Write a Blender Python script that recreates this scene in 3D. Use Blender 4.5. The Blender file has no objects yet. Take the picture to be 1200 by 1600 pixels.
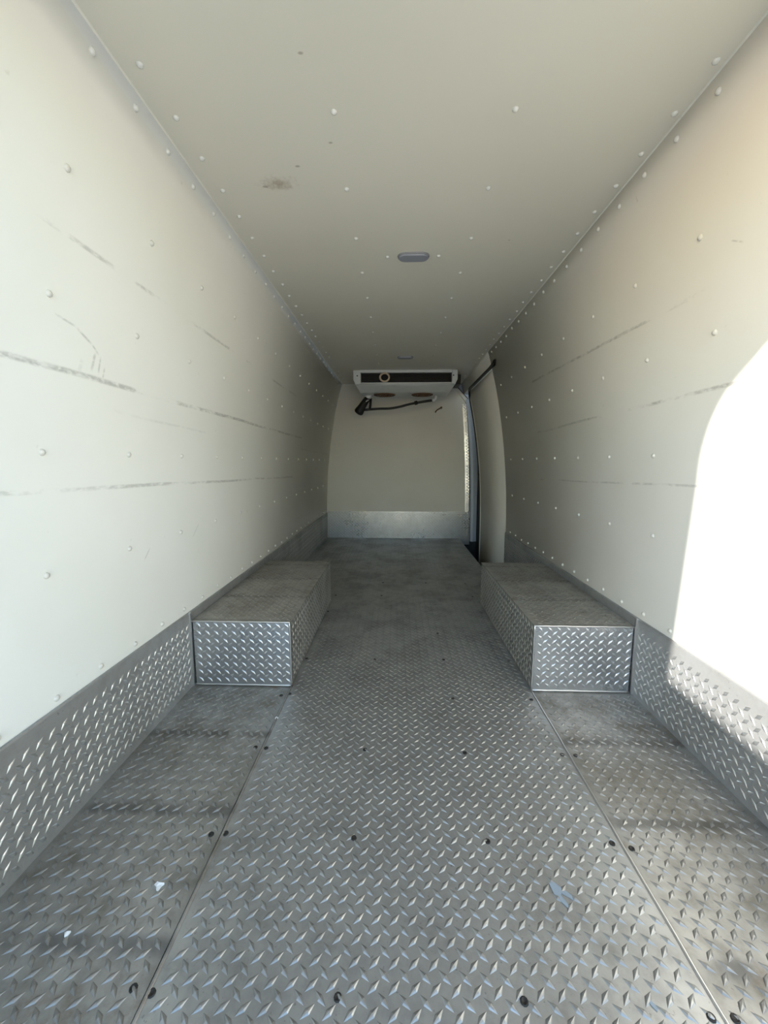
import bpy, math, random
import numpy as np
from mathutils import Matrix, Vector

random.seed(7)
scene = bpy.context.scene
C = scene.collection

# ------------------------------------------------------------------ camera
CAM_H = 0.91
_R = [[0.99945591, 0.00424507, -0.03270882],
      [0.03298314, -0.12863426, 0.99114345],
      [0.0, -0.99168302, -0.12870429]]
cam_data = bpy.data.cameras.new('camera')
cam = bpy.data.objects.new('camera', cam_data)
C.objects.link(cam)
m = Matrix([[_R[i][0], -_R[i][1], -_R[i][2]] for i in range(3)]).to_4x4()
m.translation = (0, 0, CAM_H)
cam.matrix_world = m
cam_data.sensor_fit = 'HORIZONTAL'
cam_data.sensor_width = 36.0
cam_data.lens = 36.0 * 601.0 / 1200.0
cam_data.clip_start = 0.02
scene.camera = cam

# ------------------------------------------------------------------ light
SUN = Vector((1.0, 0.59, -0.44)).normalized()     # direction the sunlight travels
world = bpy.data.worlds.new('sky')
scene.world = world
world.use_nodes = True
wn = world.node_tree.nodes
wn.clear()
sky = wn.new('ShaderNodeTexSky')
sky.sky_type = 'NISHITA'
sky.sun_disc = False
sky.sun_elevation = math.asin(-SUN.z)
sky.sun_rotation = math.atan2(-SUN.x, -SUN.y)
sky.air_density = 1.2
sky.dust_density = 0.3
sky.ozone_density = 1.6
bg = wn.new('ShaderNodeBackground')
bg.inputs['Strength'].default_value = 0.42
wo = wn.new('ShaderNodeOutputWorld')
world.node_tree.links.new(sky.outputs[0], bg.inputs[0])
world.node_tree.links.new(bg.outputs[0], wo.inputs[0])

sun_data = bpy.data.lights.new('sun', 'SUN')
sun_data.energy = 8.5
sun_data.angle = math.radians(0.9)
sun_data.color = (1.0, 0.96, 0.90)
sun = bpy.data.objects.new('sun', sun_data)
C.objects.link(sun)
sun.rotation_euler = SUN.to_track_quat('-Z', 'Y').to_euler()
sun.location = (-4, -3, 5)

vs = scene.view_settings
vs.view_transform = 'Standard'
vs.look = 'None'
vs.gamma = 1.0
vs.use_curve_mapping = False
vs.exposure = 0.54

# ------------------------------------------------------------------ node helpers
class NB:
    """small node builder for one material"""
    def __init__(self, name):
        self.mat = bpy.data.materials.new(name)
        self.mat.use_nodes = True
        self.t = self.mat.node_tree
        self.n = self.t.nodes
        self.b = self.n['Principled BSDF']
        tc = self.n.new('ShaderNodeTexCoord')
        self.co = tc.outputs['Object']
        geo = self.n.new('ShaderNodeNewGeometry')
        self.pos = geo.outputs['Position']
        s = self.n.new('ShaderNodeSeparateXYZ')
        self.t.links.new(self.pos, s.inputs[0])
        self.x, self.y, self.z = s.outputs

    def link(self, a, sock):
        if hasattr(a, 'links'):
            self.t.links.new(a, sock)
        else:
            sock.default_value = a

    def m(self, op, a, b=0.0, c=None, clamp=False):
        n = self.n.new('ShaderNodeMath')
        n.operation = op
        n.use_clamp = clamp
        self.link(a, n.inputs[0])
        self.link(b, n.inputs[1])
        if c is not None:
            self.link(c, n.inputs[2])
        return n.outputs[0]

    def ss(self, v, lo, hi):
        n = self.n.new('ShaderNodeMapRange')
        n.interpolation_type = 'SMOOTHSTEP'
        self.link(v, n.inputs[0])
        n.inputs[1].default_value = lo
        n.inputs[2].default_value = hi
        return n.outputs[0]

    def noise(self, scale, detail=3.0, rough=0.5, stretch=None, off=(0, 0, 0)):
        mp = self.n.new('ShaderNodeMapping')
        self.t.links.new(self.pos, mp.inputs[0])
        mp.inputs['Location'].default_value = off
        if stretch:
            mp.inputs['Scale'].default_value = stretch
        n = self.n.new('ShaderNodeTexNoise')
        self.t.links.new(mp.outputs[0], n.inputs['Vector'])
        n.inputs['Scale'].default_value = scale
        n.inputs['Detail'].default_value = detail
        n.inputs['Roughness'].default_value = rough
        return n.outputs['Fac']

    def mix(self, f, a, b):
        n = self.n.new('ShaderNodeMix')
        n.data_type = 'RGBA'
        self.link(f, n.inputs[0])
        for v, s in ((a, n.inputs[6]), (b, n.inputs[7])):
            if isinstance(v, tuple):
                s.default_value = (*v[:3], 1)
            else:
                self.t.links.new(v, s)
        return n.outputs[2]

    def set(self, **kw):
        for k, v in kw.items():
            s = self.b.inputs[k]
            if isinstance(v, tuple):
                s.default_value = (*v[:3], 1)
            else:
                self.link(v, s)
        return self

    def bump(self, h, strength=0.1, dist=0.002):
        n = self.n.new('ShaderNodeBump')
        n.inputs['Strength'].default_value = strength
        n.inputs['Distance'].default_value = dist
        self.t.links.new(h, n.inputs['Height'])
        self.t.links.new(n.outputs[0], self.b.inputs['Normal'])

    def seg(self, a, bp, w, p, q):
        """thin stroke from point a to b in the plane of coordinates p, q"""
        dx, dy = bp[0] - a[0], bp[1] - a[1]
        L = math.hypot(dx, dy)
        ux, uy = dx / L, dy / L
        pa = self.m('SUBTRACT', p, a[0])
        qa = self.m('SUBTRACT', q, a[1])
        t = self.m('ADD', self.m('MULTIPLY', pa, ux), self.m('MULTIPLY', qa, uy))
        d = self.m('ABSOLUTE', self.m('SUBTRACT', self.m('MULTIPLY', pa, -uy), self.m('MULTIPLY', qa, -ux)))
        mid = self.m('ABSOLUTE', self.m('SUBTRACT', t, L / 2))
        r = self.m('MULTIPLY', self.ss(d, w, w * 0.25), self.ss(mid, L / 2, L / 2 - min(0.02, L / 3)))
        return r


def simple(name, col, rough=0.5, metal=0.0, var=0.06, scale=30, **kw):
    b = NB(name)
    n = b.noise(scale)
    dark = tuple(c * (1 - var) for c in col)
    light = tuple(min(1, c * (1 + var)) for c in col)
    b.set(**{'Base Color': b.mix(n, dark, light), 'Roughness': rough, 'Metallic': metal})
    for k, v in kw.items():
        b.b.inputs[k].default_value = v
    return b.mat


CREAM = (0.675, 0.660, 0.605)
CREAM_D = (0.65, 0.63, 0.57)


def wall_material(name, scuffs, extra=()):
    b = NB(name)
    base = b.mix(b.ss(b.noise(2.2, 4), 0.3, 0.7), CREAM, CREAM_D)
    # rub marks left by shelving: broken lines at constant height
    broken = b.noise(3.0, 5, 0.65, (0.1, 1.6, 4.0))
    fine = b.noise(90, 2, 0.6, (0.3, 0.5, 1.0), (3, 1, 2))
    tot = None
    for (y0, y1, z0, z1, w, s, lo) in scuffs:
        wob = b.m('MULTIPLY', b.m('SUBTRACT', b.noise(2.0, 2, 0.5, (0, 1, 0), (0, z0 * 7, 0)), 0.5), 0.012)
        zz = b.m('ADD', b.z, wob)
        k = b.seg((y0, z0), (y1, z1), w * 1.5, b.y, zz)
        k = b.m('MULTIPLY', k, b.ss(broken, lo, lo + 0.16))
        k = b.m('MULTIPLY', k, b.m('MULTIPLY', b.ss(fine, 0.2, 0.6), s * 0.8))
        tot = k if tot is None else b.m('MAXIMUM', tot, k)
    for (a, c, w, s) in extra:
        k = b.m('MULTIPLY', b.seg(a, c, w, b.y, b.z), b.m('MULTIPLY', b.ss(fine, 0.25, 0.6), s))
        tot = b.m('MAXIMUM', tot, k)
    col = b.mix(tot, base, (0.20, 0.19, 0.17))
    spots = b.ss(b.noise(26, 2, 0.5, None, (5, 5, 5)), 0.74, 0.80)
    col = b.mix(b.m('MULTIPLY', spots, 0.25), col, (0.42, 0.36, 0.28))
    b.set(**{'Base Color': col, 'Roughness': 0.42})
    b.bump(b.noise(6, 3), 0.25, 0.004)
    return b.mat


M_WALL_L = wall_material('painted_panel_left',
    [(0.3, 3.2, 1.128, 1.105, 0.0065, 0.75, 0.36), (0.3, 3.0, 0.856, 0.795, 0.0055, 0.6, 0.40),
     (0.3, 3.0, 1.415, 1.385, 0.005, 0.55, 0.46), (3.0, 4.4, 1.02, 1.0, 0.005, 0.35, 0.4),
     (0.85, 1.6, 1.06, 1.03, 0.004, 0.18, 0.42)],
    [((0.875, 1.238), (0.940, 1.228), 0.004, 0.4), ((0.935, 1.229), (0.992, 1.200), 0.0045, 0.45),
     ((0.985, 1.205), (1.012, 1.182), 0.004, 0.4), ((1.000, 1.192), (0.988, 1.135), 0.006, 0.4),
     ((1.018, 1.186), (1.010, 1.125), 0.004, 0.4), ((1.034, 1.165), (1.026, 1.12), 0.004, 0.35),
     ((0.960, 1.165), (0.950, 1.12), 0.008, 0.16), ((1.5, 0.60), (1.56, 0.66), 0.003, 0.3),
     ((1.20, 0.585), (1.24, 0.63), 0.003, 0.4)])
M_WALL_R = wall_material('painted_panel_right',
    [(0.3, 2.5, 1.36, 1.40, 0.0055, 0.7, 0.44), (0.3, 2.5, 1.125, 1.095, 0.0055, 0.65, 0.42),
     (0.9, 2.5, 0.845, 0.80, 0.004, 0.45, 0.38)],
    [((1.02, 1.43), (1.06, 1.455), 0.003, 0.4)])


def ceiling_material():
    b = NB('painted_panel_ceiling')
    base = b.mix(b.ss(b.noise(1.8, 4), 0.3, 0.7), (0.71, 0.675, 0.575), (0.685, 0.65, 0.55))
    n = b.noise(38, 4, 0.7)
    dx = b.m('DIVIDE', b.m('SUBTRACT', b.x, -0.385), 0.095)
    dy = b.m('DIVIDE', b.m('SUBTRACT', b.y, 1.355), 0.048)
    d = b.m('SQRT', b.m('ADD', b.m('MULTIPLY', dx, dx), b.m('MULTIPLY', dy, dy)))
    k = b.ss(b.m('SUBTRACT', b.m('MULTIPLY', n, 1.6), d), 0.0, 0.9)
    col = b.mix(b.m('MULTIPLY', k, 0.75), base, (0.30, 0.22, 0.14))
    for (px, py, r) in ((-0.305, 1.283, 0.010), (-0.432, 1.366, 0.012), (-0.215, 0.96, 0.008), (0.03, 1.78, 0.007),
                        (0.45, 1.70, 0.006), (-0.19, 1.20, 0.008)):
        ex = b.m('SUBTRACT', b.x, px)
        ey = b.m('MULTIPLY', b.m('SUBTRACT', b.y, py), 1.7)
        e = b.m('SQRT', b.m('ADD', b.m('MULTIPLY', ex, ex), b.m('MULTIPLY', ey, ey)))
        col = b.mix(b.m('MULTIPLY', b.ss(e, r, r * 0.4), 0.6), col, (0.25, 0.20, 0.14))
    b.set(**{'Base Color': col, 'Roughness': 0.4})
    b.bump(b.noise(5, 3), 0.2, 0.004)
    return b.mat


M_CEIL = ceiling_material()


def plain_panel(name, col=CREAM, col2=CREAM_D, rough=0.45):
    b = NB(name)
    c = b.mix(b.ss(b.noise(3.0, 4), 0.3, 0.7), col, col2)
    c = b.mix(b.m('MULTIPLY', b.ss(b.noise(40, 2, 0.5, None, (2, 2, 2)), 0.72, 0.8), 0.2), c, (0.4, 0.33, 0.24))
    b.set(**{'Base Color': c, 'Roughness': rough})
    return b.mat


M_BULK = plain_panel('painted_panel_bulkhead')
M_DOOR = plain_panel('painted_panel_door')
M_RIVET = simple('rivet_plastic', (0.70, 0.685, 0.63), 0.22)


def plate_material(name, clean, dirt, dirt_amt, rough, metal, stripes=None, blotch=1.0, speck=0.5):
    b = NB(name)
    n1 = b.noise(4.5, 5, 0.6)
    n2 = b.noise(22, 4, 0.65, None, (4, 2, 0))
    f = b.m('MULTIPLY', b.m('ADD', b.ss(n1, 0.36, 0.68), b.m('MULTIPLY', b.ss(n2, 0.4, 0.7), 0.5)), dirt_amt, clamp=True)
    col = b.mix(f, clean, dirt)
    ro = b.m('ADD', rough, b.m('MULTIPLY', f, 0.18))
    if stripes:
        xlim, side, amt = stripes
        ph = b.m('ABSOLUTE', b.m('SUBTRACT', b.m('FRACT', b.m('DIVIDE', b.m('SUBTRACT', b.y, 0.745), 0.2853)), 0.5))
        k = b.ss(ph, 0.095, 0.015)
        edge = b.noise(14, 2, 0.5, (1, 0.3, 1))
        k = b.m('MULTIPLY', k, b.ss(edge, 0.25, 0.55))
        col = b.mix(b.m('MULTIPLY', k, amt), col, (0.075, 0.07, 0.06))
        ro = b.m('ADD', ro, b.m('MULTIPLY', k, 0.15))
        rust = b.ss(b.noise(7, 5, 0.7, None, (1, 9, 3)), 0.58, 0.72)
        col = b.mix(b.m('MULTIPLY', rust, 0.45 * blotch), col, (0.16, 0.10, 0.05))
    sp = b.ss(b.noise(120, 2, 0.5, None, (8, 1, 1)), 0.68, 0.76)
    col = b.mix(b.m('MULTIPLY', sp, speck), col, tuple(c * 0.35 for c in clean))
    b.set(**{'Base Color': col, 'Roughness': ro, 'Metallic': metal})
    b.bump(b.noise(300, 2, 0.6), 0.05, 0.0006)
    return b.mat


M_FLOOR = plate_material('worn_floor_plate', (0.43, 0.435, 0.425), (0.27, 0.265, 0.245), 0.7, 0.42, 0.75)
M_FLOOR_S = plate_material('stained_floor_plate', (0.40, 0.395, 0.375), (0.24, 0.225, 0.19), 0.8, 0.44, 0.7, (0, 0, 0.5))
M_BOXTOP = plate_material('worn_box_top_plate', (0.42, 0.41, 0.375), (0.27, 0.25, 0.21), 0.8, 0.48, 0.6, (0, 0, 0.35), 0.4)
M_PLATE = plate_material('bright_tread_plate', (0.58, 0.60, 0.63), (0.44, 0.45, 0.47), 0.6, 0.25, 0.95, speck=0.06)
M_KICK = plate_material('kick_tread_plate', (0.40, 0.405, 0.40), (0.30, 0.30, 0.29), 0.7, 0.45, 0.55)
M_SIDE = plate_material('dull_tread_plate', (0.46, 0.46, 0.44), (0.27, 0.26, 0.23), 0.7, 0.42, 0.85)
LUG_MAT = {}
for _m, _c, _d, _r in ((M_FLOOR, (0.43, 0.435, 0.425), 0.5, 0.42), (M_FLOOR_S, (0.40, 0.395, 0.375), 0.6, 0.44), (M_BOXTOP, (0.43, 0.42, 0.39), 0.6, 0.42),
                       (M_PLATE, (0.66, 0.68, 0.71), 0.4, 0.30), (M_KICK, (0.66, 0.67, 0.67), 0.4, 0.3), (M_SIDE, (0.72, 0.72, 0.70), 0.4, 0.3)):
    LUG_MAT[_m.name] = plate_material(_m.name + '_polished_lug', _c, tuple(c * 0.6 for c in _c), _d, _r, 0.9, speck=0.1)
M_EDGE = simple('bare_aluminium_edge', (0.66, 0.66, 0.66), 0.35, 0.95)
M_SCREW = simple('dark_screw_steel', (0.035, 0.033, 0.03), 0.55, 0.5)
M_BLACK = simple('black_rubber', (0.008, 0.008, 0.008), 0.5)
M_DARK = simple('dark_recess', (0.02, 0.022, 0.025), 0.6)
M_WHITE = simple('white_unit_plastic', (0.72, 0.74, 0.73), 0.4)
M_BODY = simple('blue_grey_body_paint', (0.42, 0.48, 0.57), 0.3)
M_SEALANT = simple('pale_sealant', (0.70, 0.68, 0.60), 0.95, **{'Specular IOR Level': 0.1})
M_LENS = simple('grey_lamp_lens', (0.27, 0.28, 0.32), 0.3)
M_TAN = simple('tan_cardboard', (0.62, 0.50, 0.36), 0.7)
M_BROWN = simple('brown_fan_guard', (0.16, 0.09, 0.05), 0.6)
M_PAPER = simple('white_paper', (0.85, 0.86, 0.86), 0.7)
M_TAPE = simple('blue_grey_tape', (0.26, 0.31, 0.35), 0.35)
M_GROUND = simple('pale_concrete', (0.55, 0.53, 0.49), 0.9, 0, 0.15, 3)
M_SHADE_WALL = simple('added_wall_render', (0.45, 0.43, 0.40), 0.9, 0, 0.1, 4)
M_SHELL = simple('white_van_shell', (0.7, 0.7, 0.7), 0.4)

# ------------------------------------------------------------------ mesh helpers
class MB:
    def __init__(self):
        self.v, self.f, self.s = [], [], []

    def add(self, vs_, fs_, smooth=False):
        o = len(self.v)
        self.v += [tuple(p) for p in vs_]
        self.f += [tuple(i + o for i in f) for f in fs_]
        self.s += [smooth] * len(fs_)
        return self

    def box(self, a, b):
        x0, y0, z0 = a
        x1, y1, z1 = b
        return self.add([(x0, y0, z0), (x1, y0, z0), (x1, y1, z0), (x0, y1, z0),
                         (x0, y0, z1), (x1, y0, z1), (x1, y1, z1), (x0, y1, z1)],
                        [(0, 3, 2, 1), (4, 5, 6, 7), (0, 1, 5, 4), (1, 2, 6, 5), (2, 3, 7, 6), (3, 0, 4, 7)])

    def prism(self, poly, f0, f1, smooth=False):
        """poly: list of 2-D points; f0/f1 map a point to 3-D on each end"""
        n = len(poly)
        vs_ = [f0(p) for p in poly] + [f1(p) for p in poly]
        fs_ = [tuple(range(n))[::-1], tuple(range(n, 2 * n))]
        fs_ += [(i, (i + 1) % n, n + (i + 1) % n, n + i) for i in range(n)]
        return self.add(vs_, fs_, smooth)

    def tube(self, pts, r, seg=10, caps=True):
        pts = [Vector(p) for p in pts]
        rs = r if isinstance(r, (list, tuple)) else [r] * len(pts)
        vs_, fs_ = [], []
        up = None
        for i, p in enumerate(pts):
            t = (pts[min(i + 1, len(pts) - 1)] - pts[max(i - 1, 0)]).normalized()
            if up is None:
                up = Vector((0, 0, 1)) if abs(t.z) < 0.9 else Vector((0, 1, 0))
            a = t.cross(up).normalized()
            up = a.cross(t).normalized()
            for k in range(seg):
                th = 2 * math.pi * k / seg
                vs_.append(p + (a * math.cos(th) + up * math.sin(th)) * rs[i])
        for i in range(len(pts) - 1):
            for k in range(seg):
                a = i * seg + k
                b = i * seg + (k + 1) % seg
                fs_.append((a, b, b + seg, a + seg))
        self.add(vs_, fs_, True)
        if caps:
            o = len(self.v) - len(vs_)
            self.f.append(tuple(o + k for k in range(seg))[::-1])
            self.f.append(tuple(o + (len(pts) - 1) * seg + k for k in range(seg)))
            self.s += [False, False]
        return self

    def lathe(self, prof, seg, M):
        """prof: (radius, height) pairs; M places it"""
        vs_, fs_ = [], []
        for (r, h) in prof:
            for k in range(seg):
                th = 2 * math.pi * k / seg
                vs_.append(M @ Vector((r * math.cos(th), r * math.sin(th), h)))
        for i in range(len(prof) - 1):
            for k in range(seg):
                a = i * seg + k
                b = i * seg + (k + 1) % seg
                fs_.append((a, b, b + seg, a + seg))
        return self.add(vs_, fs_, True)

    def mesh(self, name, mat):
        me = bpy.data.meshes.new(name)
        me.from_pydata(self.v, [], self.f)
        me.materials.append(mat)
        me.polygons.foreach_set('use_smooth', self.s)
        me.update()
        return me

    def obj(self, name, mat, parent=None, bevel=0.0):
        o = bpy.data.objects.new(name, self.mesh(name, mat))
        C.objects.link(o)
        if parent:
            o.parent = parent
            o.matrix_parent_inverse = Matrix.Translation(parent.location).inverted()
        if bevel:
            bv = o.modifiers.new('bevel', 'BEVEL')
            bv.width = bevel
            bv.segments = 2
            bv.limit_method = 'ANGLE'
        return o


def tag(o, label, cat, kind=None, group=None):
    o['label'] = label
    o['category'] = cat
    if kind:
        o['kind'] = kind
    if group:
        o['group'] = group
    return o


def empty(name, loc):
    o = bpy.data.objects.new(name, None)
    o.empty_display_size = 0.05
    o.location = loc
    C.objects.link(o)
    return o


# ------------------------------------------------------------------ the van's dimensions
XL, XR, ZC = -0.838, 0.94, 1.80
Y0, YB = 0.28, 4.56            # rear opening, bulkhead
YD0, YD1 = 3.285, 4.31         # sliding door
BOX_Y0, BOX_Y1, BOX_H = 1.455, 2.405, 0.276
BXL, BXR = -0.424, 0.541       # inner faces of the wheel boxes
KICK = 0.312

def lean(z):
    return 0.205 * (max(z, 0.0) / 1.80) ** 2.6


def xl(z): return XL + lean(z)
def xr(z): return XR - lean(z)


def wall_prism(mb, side, y0, y1, z0, z1, t=0.05, off=0.0, n=22):
    zs = [z0 + (z1 - z0) * i / n for i in range(n + 1)]
    if side < 0:
        inner = [(xl(z) - off, z) for z in zs]
        outer = [(xl(z) - off - t, z) for z in zs]
    else:
        inner = [(xr(z) + off, z) for z in zs]
        outer = [(xr(z) + off + t, z) for z in zs]
    k = len(zs)
    vs_ = []
    for y in (y0, y1):
        vs_ += [(x, y, z) for x, z in inner] + [(x, y, z) for x, z in outer]
    fs_, sm = [], []
    for i in range(k - 1):
        fs_.append((i, i + 1, 2 * k + i + 1, 2 * k + i) if side > 0 else (i, 2 * k + i, 2 * k + i + 1, i + 1))
        fs_.append((k + i, 3 * k + i, 3 * k + i + 1, k + i + 1) if side > 0 else (k + i, k + i + 1, 3 * k + i + 1, 3 * k + i))
    mb.add(vs_, fs_, True)
    caps = []
    for i in range(k - 1):
        caps.append((i, k + i, k + i + 1, i + 1) if side > 0 else (i, i + 1, k + i + 1, k + i))
        a = 2 * k
        caps.append((a + i, a + i + 1, a + k + i + 1, a + k + i) if side > 0 else (a + i, a + k + i, a + k + i + 1, a + i + 1))
    caps.append((0, 2 * k, 3 * k, k) if side > 0 else (0, k, 3 * k, 2 * k))
    caps.append((k - 1, 2 * k - 1, 4 * k - 1, 3 * k - 1) if side > 0 else (k - 1, 3 * k - 1, 4 * k - 1, 2 * k - 1))
    o = len(mb.v) - len(vs_)
    mb.f += [tuple(i + o for i in f) for f in caps]
    mb.s += [False] * len(caps)
    return mb


# ------------------------------------------------------------------ tread lugs
PX, PY = 0.036, 0.0335
LL = 0.0150


def lug_shape():
    """a leaf-shaped bump with steep flanks, pinched tips and a rounded ridge"""
    st = [(-0.5, 0.0029, 0.0017), (0.0, 0.0056, 0.0027), (0.5, 0.0029, 0.0017)]
    v = [(-LL, 0, 0), (LL, 0, 0)]
    v += [(t * LL, 0, h) for t, w, h in st]                                   # ridge 2..4
    for sg in (1, -1):
        v += [(t * LL, sg * w * 0.52, h * 0.72) for t, w, h in st]            # shoulders 5..7, 11..13
        v += [(t * LL, sg * w, 0) for t, w, h in st]                          # feet 8..10, 14..16
    f = []
    for sg, so in ((1, 5), (-1, 11)):
        bo = so + 3
        q = [(0, 2, so), (2, 3, so + 1, so), (3, 4, so + 2, so + 1), (4, 1, so + 2),
             (0, so, bo), (so, so + 1, bo + 1, bo), (so + 1, so + 2, bo + 2, bo + 1), (so + 2, 1, bo + 2)]
        f += [k[::-1] if sg > 0 else k for k in q]
    # outward winding: ridge edge to flank seen from above is anticlockwise
    out = []
    for k in f:
        p = [Vector(v[i]) for i in k]
        nz = (p[1] - p[0]).cross(p[2] - p[0]).z
        out.append(k if nz > 0 else k[::-1])
    return v, out


LUG_V, LUG_F = lug_shape()
LUG_NP = np.array(LUG_V)
_lug_mesh = {}


def lug_mesh(mat):
    if mat.name not in _lug_mesh:
        mb = MB().add(LUG_V, LUG_F)
        _lug_mesh[mat.name] = mb.mesh('raised_lug', mat)
    return _lug_mesh[mat.name]


def tread(parent, mat, origin, u, v, U, V, keep=None, near=0, maxd=1.75, margin=0.012, pu=PX, pv=PY, wear=None):
    """a field of alternating raised lugs on the rectangle origin + a*u + b*v"""
    origin, u, v = Vector(origin), Vector(u).normalized(), Vector(v).normalized()
    nrm = u.cross(v)
    eye = Vector((0, 0, CAM_H))
    pts = []
    for par in (0, 1):
        nu, nv = int(U / pu) + 2, int(V / pv) + 2
        for i in range(nu):
            for j in range(nv):
                a, b = (i + 0.5 * par + 0.25) * pu, (j + 0.5 * par + 0.25) * pv
                if margin <= a <= U - margin and margin <= b <= V - margin:
                    if keep is None or keep(a, b):
                        p = origin + u * a + v * b
                        pts.append(((p - eye).length, p, par))
    # those in the frame and near the eye become single objects
    inv = cam.matrix_world.inverted()

    def shown(p):
        q = inv @ p
        return q.z < -0.05 and abs(q.x / q.z) < 1.0 and abs(q.y / q.z) < 1.333
    pts.sort(key=lambda e: e[0])
    single, rest = [], []
    for e in pts:
        if len(single) < near and e[0] < maxd and shown(e[1]):
            single.append(e)
        else:
            rest.append(e)

    def frame(p, par):
        ang = math.radians(45 if par == 0 else -45) + random.uniform(-0.03, 0.03)
        d = u * math.cos(ang) + v * math.sin(ang)
        e = nrm.cross(d)
        return d, e
    pinv = Matrix.Translation(parent.matrix_world.translation if False else PARENT_LOC.get(parent.name, Vector((0, 0, 0)))).inverted()
    mat = LUG_MAT.get(mat.name, mat)
    me = lug_mesh(mat)
    for (_, p, par) in single:
        d, e = frame(p, par)
        o = bpy.data.objects.new('raised_lug', me)
        C.objects.link(o)
        o.parent = parent
        o.matrix_parent_inverse = pinv
        M3 = Matrix((d, e, nrm)).transposed().to_4x4()
        M3.translation = p
        o.matrix_basis = M3
    if rest:
        n = len(rest)
        vv = np.zeros((n, 17, 3))
        for k, (_, p, par) in enumerate(rest):
            d, e = frame(p, par)
            B = np.array([list(d), list(e), list(nrm)])
            vv[k] = LUG_NP @ B + np.array(list(p))
        verts = vv.reshape(-1, 3)
        faces = [tuple(i + o17 for i in k) for o17 in range(0, 17 * n, 17) for k in LUG_F]
        me2 = bpy.data.meshes.new('raised_lugs')
        me2.from_pydata(verts.tolist(), [], faces)
        me2.materials.append(mat)
        o = bpy.data.objects.new('raised_lugs', me2)
        C.objects.link(o)
        o.parent = parent
        o.matrix_parent_inverse = pinv
        o['kind'] = 'stuff'


PARENT_LOC = {}

# ------------------------------------------------------------------ outside: ground, added shading wall, rear door frame
g = MB().box((-14, -16, -0.78), (14, 12, -0.70)).obj('ground', M_GROUND)
tag(g, 'pale concrete yard outside the open rear of the van', 'ground', 'structure')
yw = MB().box((-1.49, -1.15, -0.70), (-1.37, 3.5, 1.150)).box((-1.52, -1.18, 1.150), (-1.34, 3.5, 1.172)).obj('added_shade_wall', M_SHADE_WALL)  # unseen wall, added to keep the sun off the lower right kick plate
tag(yw, 'unseen wall added outside the van to shade the foot of the right wall', 'wall', 'structure')

# rear frame: a ring with a rounded opening
def opening():
    pts = []
    zt = 1.725
    r = 0.17
    for i in range(16):
        z = 0.0 + (zt - r) * i / 15
        pts.append((xl(z) + 0.012, z))
    cxl = xl(zt - r) + 0.012 + r
    for i in range(1, 9):
        a = math.pi - (math.pi / 2) * i / 8
        pts.append((cxl + r * math.cos(a), zt - r + r * math.sin(a)))
    cxr = xr(zt - r) - 0.012 - r
    for i in range(0, 8):
        a = math.pi / 2 - (math.pi / 2) * i / 8
        pts.append((cxr + r * math.cos(a), zt - r + r * math.sin(a)))
    for i in range(16):
        z = (zt - r) * (15 - i) / 15
        pts.append((xr(z) - 0.012, z))
    return pts


op = opening()
outer = []
for (x, z) in op:
    if z > 1.5:
        outer.append((max(-1.02, min(1.12, (x - 0.05) * 1.5 + 0.05)), 2.0))
    else:
        outer.append((-1.02 if x < 0 else 1.12, z))
fr = MB()
n = len(op)
vs_ = []
for y in (Y0 - 0.03, Y0):
    vs_ += [(x, y, z) for x, z in op] + [(x, y, z) for x, z in outer]
fs_ = []
for i in range(n - 1):
    fs_ += [(i, i + 1, n + i + 1, n + i), (2 * n + i, 3 * n + i, 3 * n + i + 1, 2 * n + i + 1),
            (i, 2 * n + i, 2 * n + i + 1, i + 1), (n + i, n + i + 1, 3 * n + i + 1, 3 * n + i)]
fr.add(vs_, fs_)
fr.box((-1.02, Y0 - 0.03, -0.30), (1.12, Y0, 0.0))
o = fr.obj('rear_door_frame', M_SHELL)
tag(o, 'white rounded frame of the open rear doorway', 'frame', 'structure')

# ------------------------------------------------------------------ shell
wl = wall_prism(MB(), -1, Y0, YB + 0.03, -0.02, ZC + 0.0).obj('wall_left', M_WALL_L)
tag(wl, 'long cream panelled wall with rub lines on the left', 'wall', 'structure')
mb = wall_prism(MB(), 1, Y0, YD0, -0.02, ZC)
wall_prism(mb, 1, YD0, YB + 0.03, 1.685, ZC, n=6)
wr = mb.obj('wall_right', M_WALL_R)
tag(wr, 'cream panelled wall with sunlit patch on the right', 'wall', 'structure')
ce = MB().box((-0.90, Y0, ZC), (1.02, YB + 0.03, ZC + 0.05)).obj('ceiling', M_CEIL)
tag(ce, 'cream riveted ceiling panel with a brown smudge', 'ceiling', 'structure')

# bulkhead
zs = [-0.02 + (ZC + 0.02) * i / 24 for i in range(25)]
poly = [(xl(z) + 0.001, z) for z in zs] + [(0.625, ZC), (0.800, 1.59), (0.805, 1.2), (0.815, 0.8), (0.83, -0.02)]
bk = MB().prism(poly[::-1], lambda p: (p[0], YB, p[1]), lambda p: (p[0], YB + 0.03, p[1])).obj('wall_front', M_BULK)
tag(bk, 'cream bulkhead panel closing the far end', 'wall', 'structure')
# body metal seen between bulkhead, ceiling and door
o = MB().box((0.55, YB + 0.03, -0.02), (1.05, YB + 0.06, ZC + 0.02)).obj('trim_1', M_BODY)
tag(o, 'blue grey body metal beyond the bulkhead edge', 'trim', 'structure')

# sealant beads along the ceiling
for s, nm, lb in ((-1, 'trim_2', 'pale sealant line where the left wall meets the ceiling'),
                  (1, 'trim_3', 'pale sealant line where the right wall meets the ceiling')):
    x = xl(ZC) if s < 0 else xr(ZC)
    mb = MB().prism([(0, 0), (-s * 0.0035, 0), (0, -0.0035)], lambda p: (x + p[0] + s * 0.001, Y0, ZC + p[1]),
                    lambda p: (x + p[0] + s * 0.001, YB, ZC + p[1]))
    tag(mb.obj(nm, M_SEALANT), lb, 'trim', 'structure')

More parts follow.
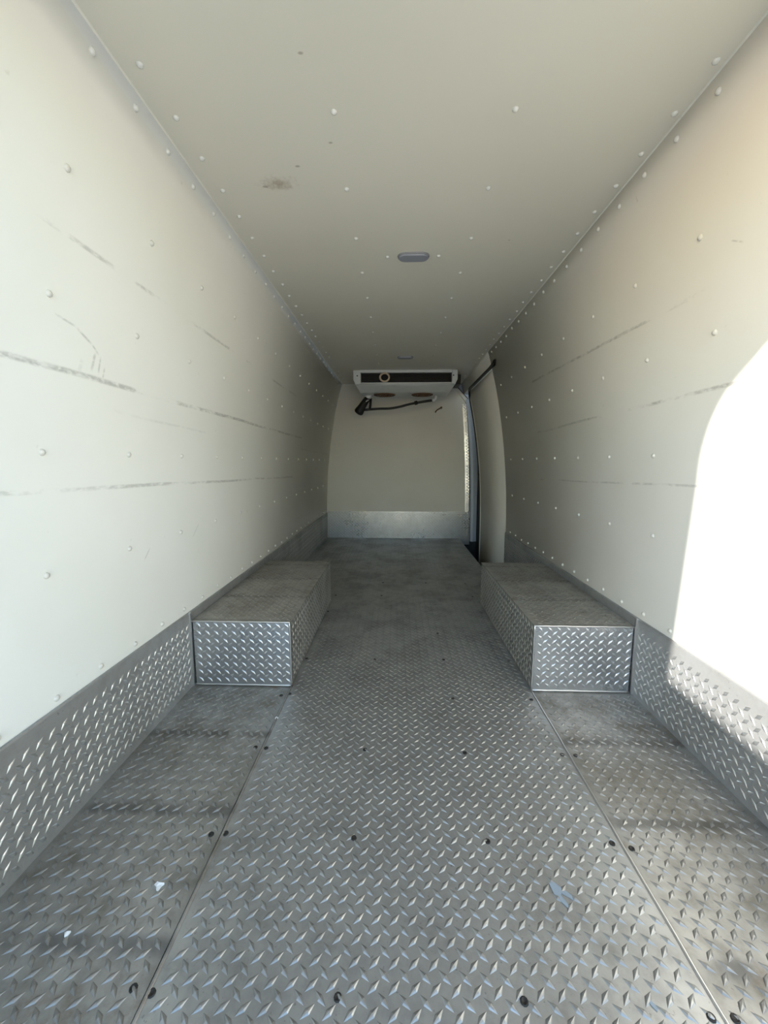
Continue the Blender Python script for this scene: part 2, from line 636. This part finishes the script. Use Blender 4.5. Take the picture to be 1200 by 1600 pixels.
# ------------------------------------------------------------------ rivets
rv = MB()
rv.lathe([(0.0082, 0.0), (0.0076, 0.0024), (0.0056, 0.0046), (0.0030, 0.0058), (0.0003, 0.0062)], 10, Matrix())
RIVET = rv.mesh('rivet', M_RIVET)


def rivet(parent, p, nrm):
    o = bpy.data.objects.new('rivet', RIVET)
    C.objects.link(o)
    o.parent = parent
    q = Vector(nrm).to_track_quat('Z', 'Y')
    o.rotation_euler = q.to_euler()
    o.location = p


def wall_normal(side, z):
    s = (lean(z + 0.01) - lean(z - 0.01)) / 0.02
    return Vector((-side, 0, -s)).normalized()


for side, par, ph, ymax in ((-1, wl, 0.852, 4.5), (1, wr, 0.830, 3.26)):
    for z in (0.645, 0.932, 1.272 if side < 0 else 1.258, 1.53 if side < 0 else 1.507):
        k = -1
        while True:
            k += 1
            y = ph + 0.2842 * k + (0.01 if z > 1.1 else 0) + (0.02 if z > 1.45 else 0)
            if y > ymax:
                break
            rivet(par, (xl(z) if side < 0 else xr(z), y, z), wall_normal(side, z))
    for z, step, y in ((0.336, 0.1435, 0.71), (1.768, 0.1345, 0.77)):
        while y < ymax:
            zz = z + random.uniform(-0.004, 0.004)
            rivet(par, (xl(zz) if side < 0 else xr(zz), y, zz), wall_normal(side, zz))
            y += step
for x, step, y, ymax in ((-0.167, 0.2815, 0.823, 3.7), (0.297, 0.2840, 0.828, 3.7), (-0.581, 0.1355, 0.837, 4.4), (0.708, 0.1310, 0.876, 4.4)):
    while y < ymax:
        rivet(ce, (x + random.uniform(-0.003, 0.003), y, ZC), (0, 0, -1))
        y += step
for x in (-0.045, 0.178):
    rivet(ce, (x, 1.81, ZC), (0, 0, -1))

# ------------------------------------------------------------------ floor
WELL_X = 0.745
mb = MB()
mb.box((-0.90, Y0, -0.06), (WELL_X, YB + 0.03, -0.008))
mb.box((WELL_X, Y0, -0.06), (1.0, YD0, -0.008))
fl = mb.obj('floor', M_DARK)
tag(fl, 'dirty diamond tread plate floor of the cargo bay', 'floor', 'structure')
# step well by the sliding door
w = MB()
w.box((WELL_X - 0.02, YD0 - 0.02, -0.34), (1.02, YB + 0.03, -0.31))
w.box((WELL_X - 0.02, YD0 - 0.02, -0.31), (WELL_X, YB + 0.03, -0.06))
w.box((WELL_X, YD0 - 0.02, -0.31), (1.02, YD0, -0.06))
w.box((WELL_X - 0.02, YB + 0.03, -0.34), (1.05, YB + 0.06, -0.02))
w.box((1.0, YD0, -0.31), (1.02, YB + 0.03, -0.02))
w.obj('step_well', M_DARK, fl)

T = 0.004
cpl = MB().box((BXL, Y0, -0.008), (BXR, BOX_Y1, T)).box((XL, BOX_Y1, -0.008), (BXR, YB, T)) \
    .box((BXR, BOX_Y1, -0.008), (WELL_X, YB, T)).box((WELL_X, BOX_Y1, -0.008), (XR, YD0, T)).obj('tread_plate', M_FLOOR, fl)
tread(cpl, M_FLOOR, (XL, Y0, T), (1, 0, 0), (0, 1, 0), XR - XL, YB - Y0,
      keep=lambda a, b: (Y0 + b > BOX_Y1 + 0.01 and (XL + a < WELL_X - 0.014 or Y0 + b < YD0 - 0.014))
      or (BXL + 0.013 < XL + a < BXR - 0.013), near=300)
lpl = MB().box((XL, Y0, -0.008), (BXL - 0.007, BOX_Y0 + 0.02, 0.0)).obj('tread_plate', M_FLOOR_S, fl)
tread(lpl, M_FLOOR_S, (XL, Y0, 0), (1, 0, 0), (0, 1, 0), BXL - XL, BOX_Y0 - Y0, near=300)
rpl = MB().box((BXR + 0.005, Y0, -0.008), (XR, BOX_Y0 + 0.02, 0.0)).obj('tread_plate', M_FLOOR_S, fl)
tread(rpl, M_FLOOR_S, (BXR, Y0, 0), (1, 0, 0), (0, 1, 0), XR - BXR, BOX_Y0 - Y0, near=300)
# raised lips of the plate seams
for x in (BXL, BXR):
    pts = [(x + random.uniform(-0.0008, 0.0008), Y0 + (BOX_Y0 - Y0) * i / 30, 0.0035) for i in range(31)]
    MB().tube(pts, 0.0042, 6).obj('seam_bead', M_FLOOR_S if x < 0 else M_EDGE, fl)  # brighter metal on the right bead paints in the light it catches

# screws
sc = MB().lathe([(0.007, 0.0), (0.0066, 0.0018), (0.0048, 0.0022), (0.004, 0.0012), (0.0002, 0.001)], 10, Matrix())
SCREW = sc.mesh('screw', M_SCREW)
for r in range(9):
    y = 0.541 + 0.2843 * r
    for x in (-0.453, -0.415, -0.099, 0.220, 0.519, 0.560):
        if y > 1.44 and (x < -0.43 or x > 0.53):
            continue
        if r > 2 and random.random() < 0.25:
            continue
        o = bpy.data.objects.new('screw', SCREW)
        C.objects.link(o)
        o.parent = fl
        o.location = (x + random.uniform(-0.003, 0.003), y + random.uniform(-0.006, 0.006), T if BXL < x < BXR else 0)

# ------------------------------------------------------------------ kick plates
def kick(name, side, label, segs):
    b = empty(name, (0, 0, 0))
    tag(b, label, 'kick plate', 'structure')
    for (y0, y1, near, mat) in segs:
        X0 = XL if side < 0 else XR
        # slab follows the nearly upright foot of the wall, with a turned top lip
        s = 1 if side < 0 else -1
        prof = [(0, 0), (0.007, 0), (0.011, KICK - 0.004), (0.009, KICK), (0.003, KICK)]
        pl = MB().prism([(X0 + s * a, z) for a, z in prof], lambda p: (p[0], y0, p[1]), lambda p: (p[0], y1, p[1])).obj('tread_plate', mat, b)
        tilt = 0.004 / KICK
        u = (0, -1, 0) if side > 0 else (0, 1, 0)
        org = (X0 + s * 0.0072, y1 if side > 0 else y0, 0)
        # v runs up the face; u x v must face the room
        v = (s * tilt, 0, 1)
        tread(pl, mat, org, u, v, y1 - y0, KICK - 0.022, near=near, pu=PY, pv=PX)
        # folded vertical edge where two plates meet
        ye = y1 if near else y0
        if near:
            MB().prism([(X0 + s * 0.006, 0.0), (X0 + s * 0.013, 0.0), (X0 + s * 0.016, KICK), (X0 + s * 0.009, KICK)],
                       lambda p: (p[0], y1 - 0.007, p[1]), lambda p: (p[0], y1, p[1])).obj('plate_edge', M_EDGE, pl)
    return b


kick('baseboard_left', -1, 'diamond tread kick plate along the foot of the left wall',
     [(Y0, 1.452, 300, M_KICK), (1.453, YB - 0.012, 0, M_KICK)])
kick('baseboard_right', 1, 'diamond tread kick plate along the foot of the right wall',
     [(Y0, 1.452, 300, M_KICK), (1.453, YD0, 0, M_KICK)])
bf = MB().box((XL + 0.012, YB - 0.010, T), (0.735, YB, 0.325)).box((0.735, YB - 0.010, -0.07), (0.870, YB, 0.325)).obj('baseboard_front', M_PLATE)
tag(bf, 'bright diamond tread plate along the foot of the bulkhead', 'kick plate', 'structure')
tread(bf, M_PLATE, (XL + 0.012, YB - 0.010, 0), (1, 0, 0), (0, 0, 1), 0.870 - XL - 0.012, 0.325)

# ------------------------------------------------------------------ wheel boxes
def wheel_box(x_in, x_out, label):
    loc = ((x_in + x_out) / 2, (BOX_Y0 + BOX_Y1) / 2, 0)
    b = empty('wheel_box', loc)
    PARENT_LOC[b.name] = Vector(loc)
    tag(b, label, 'wheel box')
    x0, x1 = min(x_in, x_out), max(x_in, x_out)
    left = x_in > x_out
    H = BOX_H

    def part(name, mb, mat):
        o = mb.obj(name, mat)
        o.parent = b
        o.matrix_parent_inverse = Matrix.Translation(loc).inverted()
        PARENT_LOC[o.name] = Vector((0, 0, 0))
        return o
    t = 0.006
    fp = part('front_panel', MB().box((x0 + t, BOX_Y0, 0.0005), (x1 - t, BOX_Y0 + t, H - t)), M_PLATE)
    tread(fp, M_PLATE, (x0, BOX_Y0, 0), (1, 0, 0), (0, 0, 1), x1 - x0, H, near=300, maxd=2.5)
    bp_ = part('back_panel', MB().box((x0 + t, BOX_Y1 - t, 0.0045), (x1 - t, BOX_Y1, H - t)), M_SIDE)
    tp = part('top_panel', MB().box((x0, BOX_Y0 + 0.0015, H - t), (x1, BOX_Y1, H)), M_BOXTOP)
    tread(tp, M_BOXTOP, (x0, BOX_Y0, H), (1, 0, 0), (0, 1, 0), x1 - x0, BOX_Y1 - BOX_Y0)
    if left:
        sp = part('side_panel', MB().box((x1 - t, BOX_Y0 + 0.0015, 0.0045), (x1, BOX_Y1, H - t)), M_SIDE)
        tread(sp, M_SIDE, (x1, BOX_Y0, 0), (0, 1, 0), (0, 0, 1), BOX_Y1 - BOX_Y0, H)
    else:
        sp = part('side_panel', MB().box((x0, BOX_Y0 + 0.0015, 0.0045), (x0 + t, BOX_Y1, H - t)), M_SIDE)
        tread(sp, M_SIDE, (x0, BOX_Y1, 0), (0, -1, 0), (0, 0, 1), BOX_Y1 - BOX_Y0, H)
    # welded bright edges round the front panel
    e = 0.004
    yf = BOX_Y0 - 0.0005
    for pts in ([(x0, yf, H - 0.002), (x1, yf, H - 0.002)], [(x0 + 0.002, yf, 0.004), (x1 - 0.002, yf, 0.004)],
                [(x_in + (-0.002 if left else 0.002), yf, 0.002), (x_in + (-0.002 if left else 0.002), yf, H)]):
        a, c = Vector(pts[0]), Vector(pts[1])
        pp = [a.lerp(c, i / 16) + Vector((random.uniform(-.0006, .0006), 0, random.uniform(-.0006, .0006))) for i in range(17)]
        part('edge_weld', MB().tube(pp, 0.0032, 6), M_EDGE)
    return b


wheel_box(BXL, XL + 0.0125, 'diamond tread plate wheel box against the left wall')
wheel_box(BXR, XR - 0.0125, 'diamond tread plate wheel box against the right wall below sunlit patch')

# ------------------------------------------------------------------ sliding door and its surround
d = empty('door_1', (0, 0, 0))
tag(d, 'cream inner panel of the sliding side door', 'door', 'structure')
wall_prism(MB(), 1, YD0 + 0.012, YD1, -0.27, 1.662, t=0.045, off=0.003, n=28).obj('door_panel', M_DOOR, d)
# rolled front edge of the panel
pts = []
for i in range(25):
    z = -0.26 + 1.90 * i / 24
    pts.append((xr(z) + 0.016, YD1, z))
MB().tube(pts, 0.020, 10).obj('door_edge', M_DOOR, d)
# dark rubber between wall end and door
pts = [(xr(z) + 0.012, YD0 + 0.006, z) for z in [-0.02 + 1.70 * i / 24 for i in range(25)]]
MB().tube(pts, 0.0075, 6).obj('gap_rubber', M_BLACK, d)
# weatherstrip: along the door top then down the front edge
pts = [(xr(1.70) - 0.002, 3.135, 1.697), (xr(1.69) - 0.006, 3.160, 1.690), (xr(1.68) - 0.006, 3.19, 1.680)]
pts += [(xr(1.675) - 0.006, 3.19 + 1.0 * i / 8, 1.675) for i in range(1, 9)]
pts += [(xr(1.668) - 0.004, 4.245, 1.668), (xr(1.645), 4.285, 1.645), (xr(1.61), 4.312, 1.61)]
pts += [(xr(z) - 0.001, 4.325, z) for z in [1.56 - 0.85 * i / 14 for i in range(15)]]
rr = [0.009, 0.016, 0.017] + [0.015] * 8 + [0.014] * 3 + [0.013] * 12 + [0.015, 0.018, 0.012]
MB().tube(pts, rr, 8).obj('weatherstrip', M_BLACK, d)
# dark closure behind the door edge
MB().box((0.955, YD1 - 0.04, -0.30), (1.02, YB + 0.03, 1.70)).obj('door_pillar', M_DARK, d)

# bulkhead's tread plate edge strip and painted door frame
z0s = [0.325, 0.6, 0.9, 1.2, 1.4, 1.57]
tp = empty('trim_4', (0, 0, 0))
tag(tp, 'bright tread plate strip on the edge of the bulkhead', 'trim', 'structure')
vs_, fs_ = [], []
for z in z0s:
    o_ = lean(z) * 0.45
    for (xx, yy) in ((0.795, YB - 0.004), (0.840, YB - 0.008), (0.872, YB + 0.012), (0.872, YB + 0.03), (0.795, YB + 0.0)):
        vs_.append((xx - o_ + 0.015, yy, z))
for i in range(len(z0s) - 1):
    for k in range(5):
        a, b2 = i * 5 + k, i * 5 + (k + 1) % 5
        fs_.append((a, b2, b2 + 5, a + 5))
fs_ += [(4, 3, 2, 1, 0), tuple(25 + k for k in range(5))]
st = MB().add(vs_, fs_).obj('edge_strip', M_PLATE, tp)
for i in range(len(z0s) - 1):
    za, zb = z0s[i], z0s[i + 1]
    xa, xb = 0.812 - lean(za) * 0.45, 0.812 - lean(zb) * 0.45
    tread(st, M_PLATE, (xa, YB - 0.0085, za), (1, 0, 0), (xb - xa, 0, zb - za), 0.05, zb - za, margin=0.008, pu=0.03)
# painted frame post
vs_, fs_ = [], []
zz = [-0.03, 0.4, 0.8, 1.1, 1.4, 1.62]
for z in zz:
    o_ = lean(z) * 0.62
    for (xx, yy) in ((0.878, YB - 0.02), (0.905, YB - 0.03), (0.95, YB - 0.01), (0.95, YB + 0.03), (0.878, YB + 0.03)):
        vs_.append((xx - o_, yy, z))
for i in range(len(zz) - 1):
    for k in range(5):
        a, b2 = i * 5 + k, i * 5 + (k + 1) % 5
        fs_.append((a, b2, b2 + 5, a + 5))
fs_ += [(4, 3, 2, 1, 0), tuple(25 + k for k in range(5))]
o = MB().add(vs_, fs_).obj('trim_5', M_BODY)
tag(o, 'blue grey painted post between bulkhead and sliding door', 'trim', 'structure')
# sloping corner bar above
mb = MB().prism([(0.605, 1.800), (0.645, 1.800), (0.828, 1.600), (0.800, 1.575)],
                lambda p: (p[0], YB - 0.014, p[1]), lambda p: (p[0], YB + 0.0, p[1]))
o = mb.obj('trim_6', M_DOOR)
tag(o, 'pale sloping corner bar at the top of the bulkhead', 'trim', 'structure')
MB().tube([(0.648, YB - 0.01, 1.797), (0.735, YB - 0.01, 1.702), (0.832, YB - 0.01, 1.597)], 0.006, 6).obj('dark_rubber', M_BLACK, o)

# ------------------------------------------------------------------ cooling unit
ev = empty('cooling_unit', (0.078, 4.2, 1.80))
PARENT_LOC[ev.name] = Vector((0.078, 4.2, 1.80))
tag(ev, 'white ceiling cooling unit with black slot grille at the far end', 'cooling unit')
EX0, EX1 = -0.428, 0.584
# shell: stations across x, profile in (y, z); the ends are tucked in towards the bottom
prof_mid = [(3.90, 1.800), (3.895, 1.79), (3.895, 1.672), (3.91, 1.655), (4.02, 1.618), (4.04, 1.612), (4.25, 1.606), (4.27, 1.62), (4.30, 1.80)]
def shell_x(z, s):
    k = max(0.0, (1.70 - z) / 0.12)
    return s * (0.506 - 0.075 * k ** 1.2)
def unit_pts(s, inset=0.0):
    return [(0.078 + shell_x(z, s) - s * inset, y, z) for y, z in prof_mid]
# body without the grille opening: build as strips
SLOT_Z0, SLOT_Z1 = 1.683, 1.775
SX0, SX1 = -0.356, 0.532
mb = MB()
L_, R_ = unit_pts(-1), unit_pts(1)
nn = len(prof_mid)
vs_ = L_ + R_
fs_ = [(i, i + 1, nn + i + 1, nn + i)[::-1] for i in range(2, nn - 1)]
fs_ += [tuple(range(nn)), tuple(range(nn, 2 * nn))[::-1]]
mb.add(vs_, fs_)
# front face with a slot
yf = 3.895
xa, xb = 0.078 - 0.506, 0.078 + 0.506
xa2, xb2 = 0.078 + shell_x(1.672, -1), 0.078 + shell_x(1.672, 1)
ring_o = [(xa2, 1.672), (xb2, 1.672), (xb, 1.80), (xa, 1.80)]
ring_i = [(SX0, SLOT_Z0), (SX1, SLOT_Z0), (SX1, SLOT_Z1), (SX0, SLOT_Z1)]
vs_ = [(x, yf, z) for x, z in ring_o] + [(x, yf, z) for x, z in ring_i] + [(x, yf + 0.05, z) for x, z in ring_i]
fs_ = []
for i in range(4):
    j = (i + 1) % 4
    fs_ += [(i, j, 4 + j, 4 + i), (4 + i, 4 + j, 8 + j, 8 + i)]
mb.add(vs_, fs_)
sh = mb.obj('housing', M_WHITE, ev)
# end cheeks, slightly proud, with rounded corners
for s in (-1, 1):
    xo = 0.078 + s * 0.509
    xi = SX0 - 0.002 if s < 0 else SX1 + 0.002
    zt = 1.797
    pl = [(xo, zt), (xi, zt), (xi, 1.69), (xi - s * 0.012, 1.672), (0.078 + shell_x(1.66, s), 1.66), (xo, 1.71)]
    if s > 0:
        pl = pl[::-1]
    MB().prism(pl, lambda p: (p[0], 3.885, p[1]), lambda p: (p[0], 3.93, p[1])).obj('end_cheek', M_WHITE, ev, bevel=0.006)
    xs = 0.078 + s * 0.468
    MB().lathe([(0.007, 0), (0.006, 0.002), (0.0005, 0.003)], 8, Matrix.Translation((xs, 3.8846, 1.745)) @ Matrix.Rotation(math.pi / 2, 4, 'X')).obj('screw', M_SCREW, ev)
MB().box((SX0, yf + 0.045, SLOT_Z0), (SX1, yf + 0.055, SLOT_Z1)).obj('coil', M_BLACK, ev)
# front lip under the slot
MB().tube([(xa2 + 0.01, yf + 0.002, 1.668), (xb2 - 0.01, yf + 0.002, 1.668)], 0.009, 8).obj('front_lip', M_WHITE, ev)
# grille slats
for i in range(7):
    z = SLOT_Z0 + 0.008 + (SLOT_Z1 - SLOT_Z0 - 0.016) * i / 6
    MB().box((SX0, yf + 0.012, z - 0.0016), (SX1, yf + 0.03, z + 0.0016)).obj('slat', M_BLACK, ev)
# fans in the underside
def under_z(y):
    return 1.612 + (1.606 - 1.612) * (y - 4.04) / 0.21
for xc in (-0.130, 0.262):
    yc = 4.148
    Mx = Matrix.Translation((xc, yc, under_z(yc))) @ Matrix.Diagonal((1, 0.86, 1, 1)) @ Matrix.Rotation(math.pi, 4, 'X')
    rg = MB().lathe([(0.112, -0.004), (0.112, 0.006), (0.104, 0.010), (0.098, 0.006), (0.098, -0.002)], 28, Mx).obj('fan_ring', M_BROWN, ev)
    mb = MB().lathe([(0.030, 0.003), (0.028, 0.007), (0.001, 0.008)], 14, Mx)
    for k in range(6):
        a = 2 * math.pi * k / 6
        p0, p1 = Vector((0.026 * math.cos(a), 0.026 * math.sin(a), 0.004)), Vector((0.1 * math.cos(a + 0.25), 0.1 * math.sin(a + 0.25), 0.004))
        mb.tube([Mx @ p0, Mx @ p1], 0.003, 5)
    for r_ in (0.05, 0.075):
        mb.tube([Mx @ Vector((r_ * math.cos(t_), r_ * math.sin(t_), 0.004)) for t_ in [2 * math.pi * q / 24 for q in range(25)]], 0.0022, 5)
    mb.obj('fan_guard', M_BROWN, rg)
    MB().lathe([(0.097, 0.0012), (0.001, 0.0012)], 24, Mx).obj('fan_hole_shade', M_DARK, rg)  # flat dark disc stands for the shade inside the fan hole
# pipe cover at the right end
MB().box((0.586, 4.06, 1.690), (0.645, 4.26, 1.788)).box((0.60, 4.26, 1.72), (0.66, 4.36, 1.77)).obj('pipe_cover', M_BLACK, ev, bevel=0.004)
# drip tray spigot
MB().tube([(-0.30, 4.22, 1.625), (-0.305, 4.22, 1.580)], [0.045, 0.030], 12).obj('drain_spigot', M_WHITE, ev)

# ring of tape stuck on the grille
th = [2 * math.pi * k / 28 for k in range(28)]
tr_ = MB()
vs_, fs_ = [], []
R1, R2 = 0.052, 0.036
for k in th:
    for (r_, yy) in ((R1, 3.872), (R1, 3.893), (R2, 3.893), (R2, 3.872)):
        vs_.append((-0.122 + r_ * math.cos(k), yy, 1.728 + r_ * 0.88 * math.sin(k)))
for i in range(28):
    for q in range(4):
        a, b2 = i * 4 + q, i * 4 + (q + 1) % 4
        c2, d2 = ((i + 1) % 28) * 4 + (q + 1) % 4, ((i + 1) % 28) * 4 + q
        fs_.append((a, b2, c2, d2)[::-1])
o = tr_.add(vs_, fs_).obj('tape_ring', M_TAN)
tag(o, 'tan ring hanging on the black grille of the cooling unit', 'ring')

# ------------------------------------------------------------------ drain hose under the unit
HY = 4.22
def hz(x, z):
    return (x * 0.938, HY, CAM_H + (z - CAM_H) * 0.938)
ctrl = [(-0.415, 1.500), (-0.353, 1.503), (-0.222, 1.512), (-0.08, 1.516), (0.034, 1.535), (0.125, 1.558), (0.215, 1.576), (0.33, 1.594), (0.41, 1.604)]
def catmull(P_, k=5):
    out = []
    P_ = [Vector(p) for p in P_]
    for i in range(len(P_) - 1):
        p0, p1, p2, p3 = P_[max(i - 1, 0)], P_[i], P_[i + 1], P_[min(i + 2, len(P_) - 1)]
        for j in range(k):
            t = j / k
            out.append(0.5 * ((2 * p1) + (p2 - p0) * t + (2 * p0 - 5 * p1 + 4 * p2 - p3) * t * t + (3 * p1 - p0 - 3 * p2 + p3) * t ** 3))
    out.append(P_[-1])
    return out
hs = MB().tube(catmull([hz(*c) for c in ctrl]), 0.0125, 10).obj('drain_hose', M_BLACK, ev)
hs['label'] = 'black hose sagging under the unit'
MB().tube([hz(-0.318, 1.628), hz(-0.345, 1.618), hz(-0.375, 1.575), hz(-0.408, 1.525), hz(-0.428, 1.492), hz(-0.440, 1.474), hz(-0.448, 1.462), hz(-0.452, 1.456)],
          [0.024, 0.034, 0.037, 0.042, 0.050, 0.050, 0.040, 0.018], 12).obj('sleeve', M_BLACK, hs)
MB().tube([hz(-0.300, 1.63), hz(-0.304, 1.56), hz(-0.312, 1.505)], 0.013, 10).obj('branch', M_BLACK, hs)
MB().tube([hz(0.198, 1.572), hz(0.230, 1.580)], 0.021, 10).obj('clip', M_BLACK, hs)
MB().tube([hz(0.395, 1.602), hz(0.425, 1.607), hz(0.436, 1.620), hz(0.438, 1.656)], 0.017, 10).obj('fitting', M_WHITE, hs)
MB().tube([hz(-0.345, 1.600), hz(-0.338, 1.590)], 0.036, 12).obj('sleeve_band', M_EDGE, hs)

# bent hook screwed to the bulkhead
hk = MB().tube([(0.508, YB - 0.001, 1.530), (0.507, YB - 0.03, 1.530), (0.490, YB - 0.034, 1.518), (0.462, YB - 0.03, 1.502), (0.446, YB - 0.018, 1.488), (0.443, YB - 0.002, 1.480)], [0.013, 0.011, 0.006, 0.005, 0.006, 0.008], 8).obj('wall_hook', M_BROWN)
tag(hk, 'small brown hook on the bulkhead below the cooling unit', 'hook')

# ------------------------------------------------------------------ ceiling lamps
def lamp(x, y, label, L_=0.070, W_=0.034):
    b = empty('ceiling_lamp', (x, y, ZC))
    PARENT_LOC[b.name] = Vector((x, y, ZC))
    tag(b, label, 'lamp', None, 'oblong lamps on the ceiling')
    def stadium(l, w_):
        p = []
        for k in range(11):
            a = -math.pi / 2 + math.pi * k / 10
            p.append((l - w_ + w_ * math.cos(a), w_ * math.sin(a)))
        for k in range(11):
            a = math.pi / 2 + math.pi * k / 10
            p.append((-l + w_ + w_ * math.cos(a), w_ * math.sin(a)))
        return p
    for nm, l, w_, za, zb, mt in (('bezel', L_, W_, 0.0, -0.006, simple('lamp_bezel', (0.22, 0.22, 0.23), 0.4)),
                                  ('lens', L_ - 0.005, W_ - 0.005, -0.005, -0.011, M_LENS)):
        MB().prism(stadium(l, w_)[::-1], lambda p: (x + p[0], y + p[1], ZC + za), lambda p: (x + p[0] * 0.97, y + p[1] * 0.94, ZC + zb)).obj(nm, mt, b)
lamp(0.069, 1.809, 'grey oblong lamp nearer on the ceiling, between two rivets')
lamp(0.067, 3.436, 'grey oblong lamp far on the ceiling just before the cooling unit')

# ------------------------------------------------------------------ litter on the floor
def scrap(name, pts, z, h, mat, label, cat, k=0.62):
    c = Vector((sum(p[0] for p in pts) / len(pts), sum(p[1] for p in pts) / len(pts), 0))
    pts = [(c.x + (p[0] - c.x) * k, c.y + (p[1] - c.y) * k) for p in pts]
    n = len(pts)
    top = [(p[0], p[1], z + 0.0008 + h * (0.3 + 0.7 * random.random())) for p in pts]
    bot = [(p[0], p[1], z + 0.0002) for p in pts]
    mb = MB().add(bot + top, [tuple(range(n))[::-1], tuple(range(n, 2 * n))] + [(i, (i + 1) % n, n + (i + 1) % n, n + i) for i in range(n)])
    tag(mb.obj(name, mat), label, cat)
scrap('paper_scrap', [(-0.527, 0.706), (-0.515, 0.700), (-0.510, 0.690), (-0.503, 0.689), (-0.500, 0.705), (-0.494, 0.711), (-0.512, 0.710), (-0.522, 0.716)], 0, 0.006, M_PAPER,
      'torn white paper scrap on the left floor plate, nearer the seam', 'paper')
scrap('paper_scrap', [(-0.645, 0.616), (-0.637, 0.606), (-0.630, 0.609), (-0.629, 0.621), (-0.638, 0.618)], 0, 0.006, M_PAPER,
      'tiny white paper scrap on the left floor plate, nearer the wall', 'paper')
scrap('paper_scrap', [(-0.432, 1.246), (-0.420, 1.244), (-0.415, 1.256), (-0.428, 1.258)], T, 0.004, M_PAPER,
      'small white fleck lying by the left seam ahead of the wheel box', 'paper')
scrap('tape_scrap', [(0.333, 0.735), (0.346, 0.735), (0.372, 0.712), (0.372, 0.703), (0.352, 0.716), (0.349, 0.712), (0.358, 0.692), (0.354, 0.688), (0.336, 0.712)], T, 0.0012, M_TAPE,
      'blue grey forked scrap of tape pressed onto the centre floor plate', 'tape', 1.0)
scrap('tape_scrap', [(0.425, 0.562), (0.432, 0.563), (0.444, 0.542), (0.438, 0.536), (0.430, 0.546)], T, 0.0012, M_TAPE,
      'small pale scrap of tape at the bottom right of centre plate', 'tape')
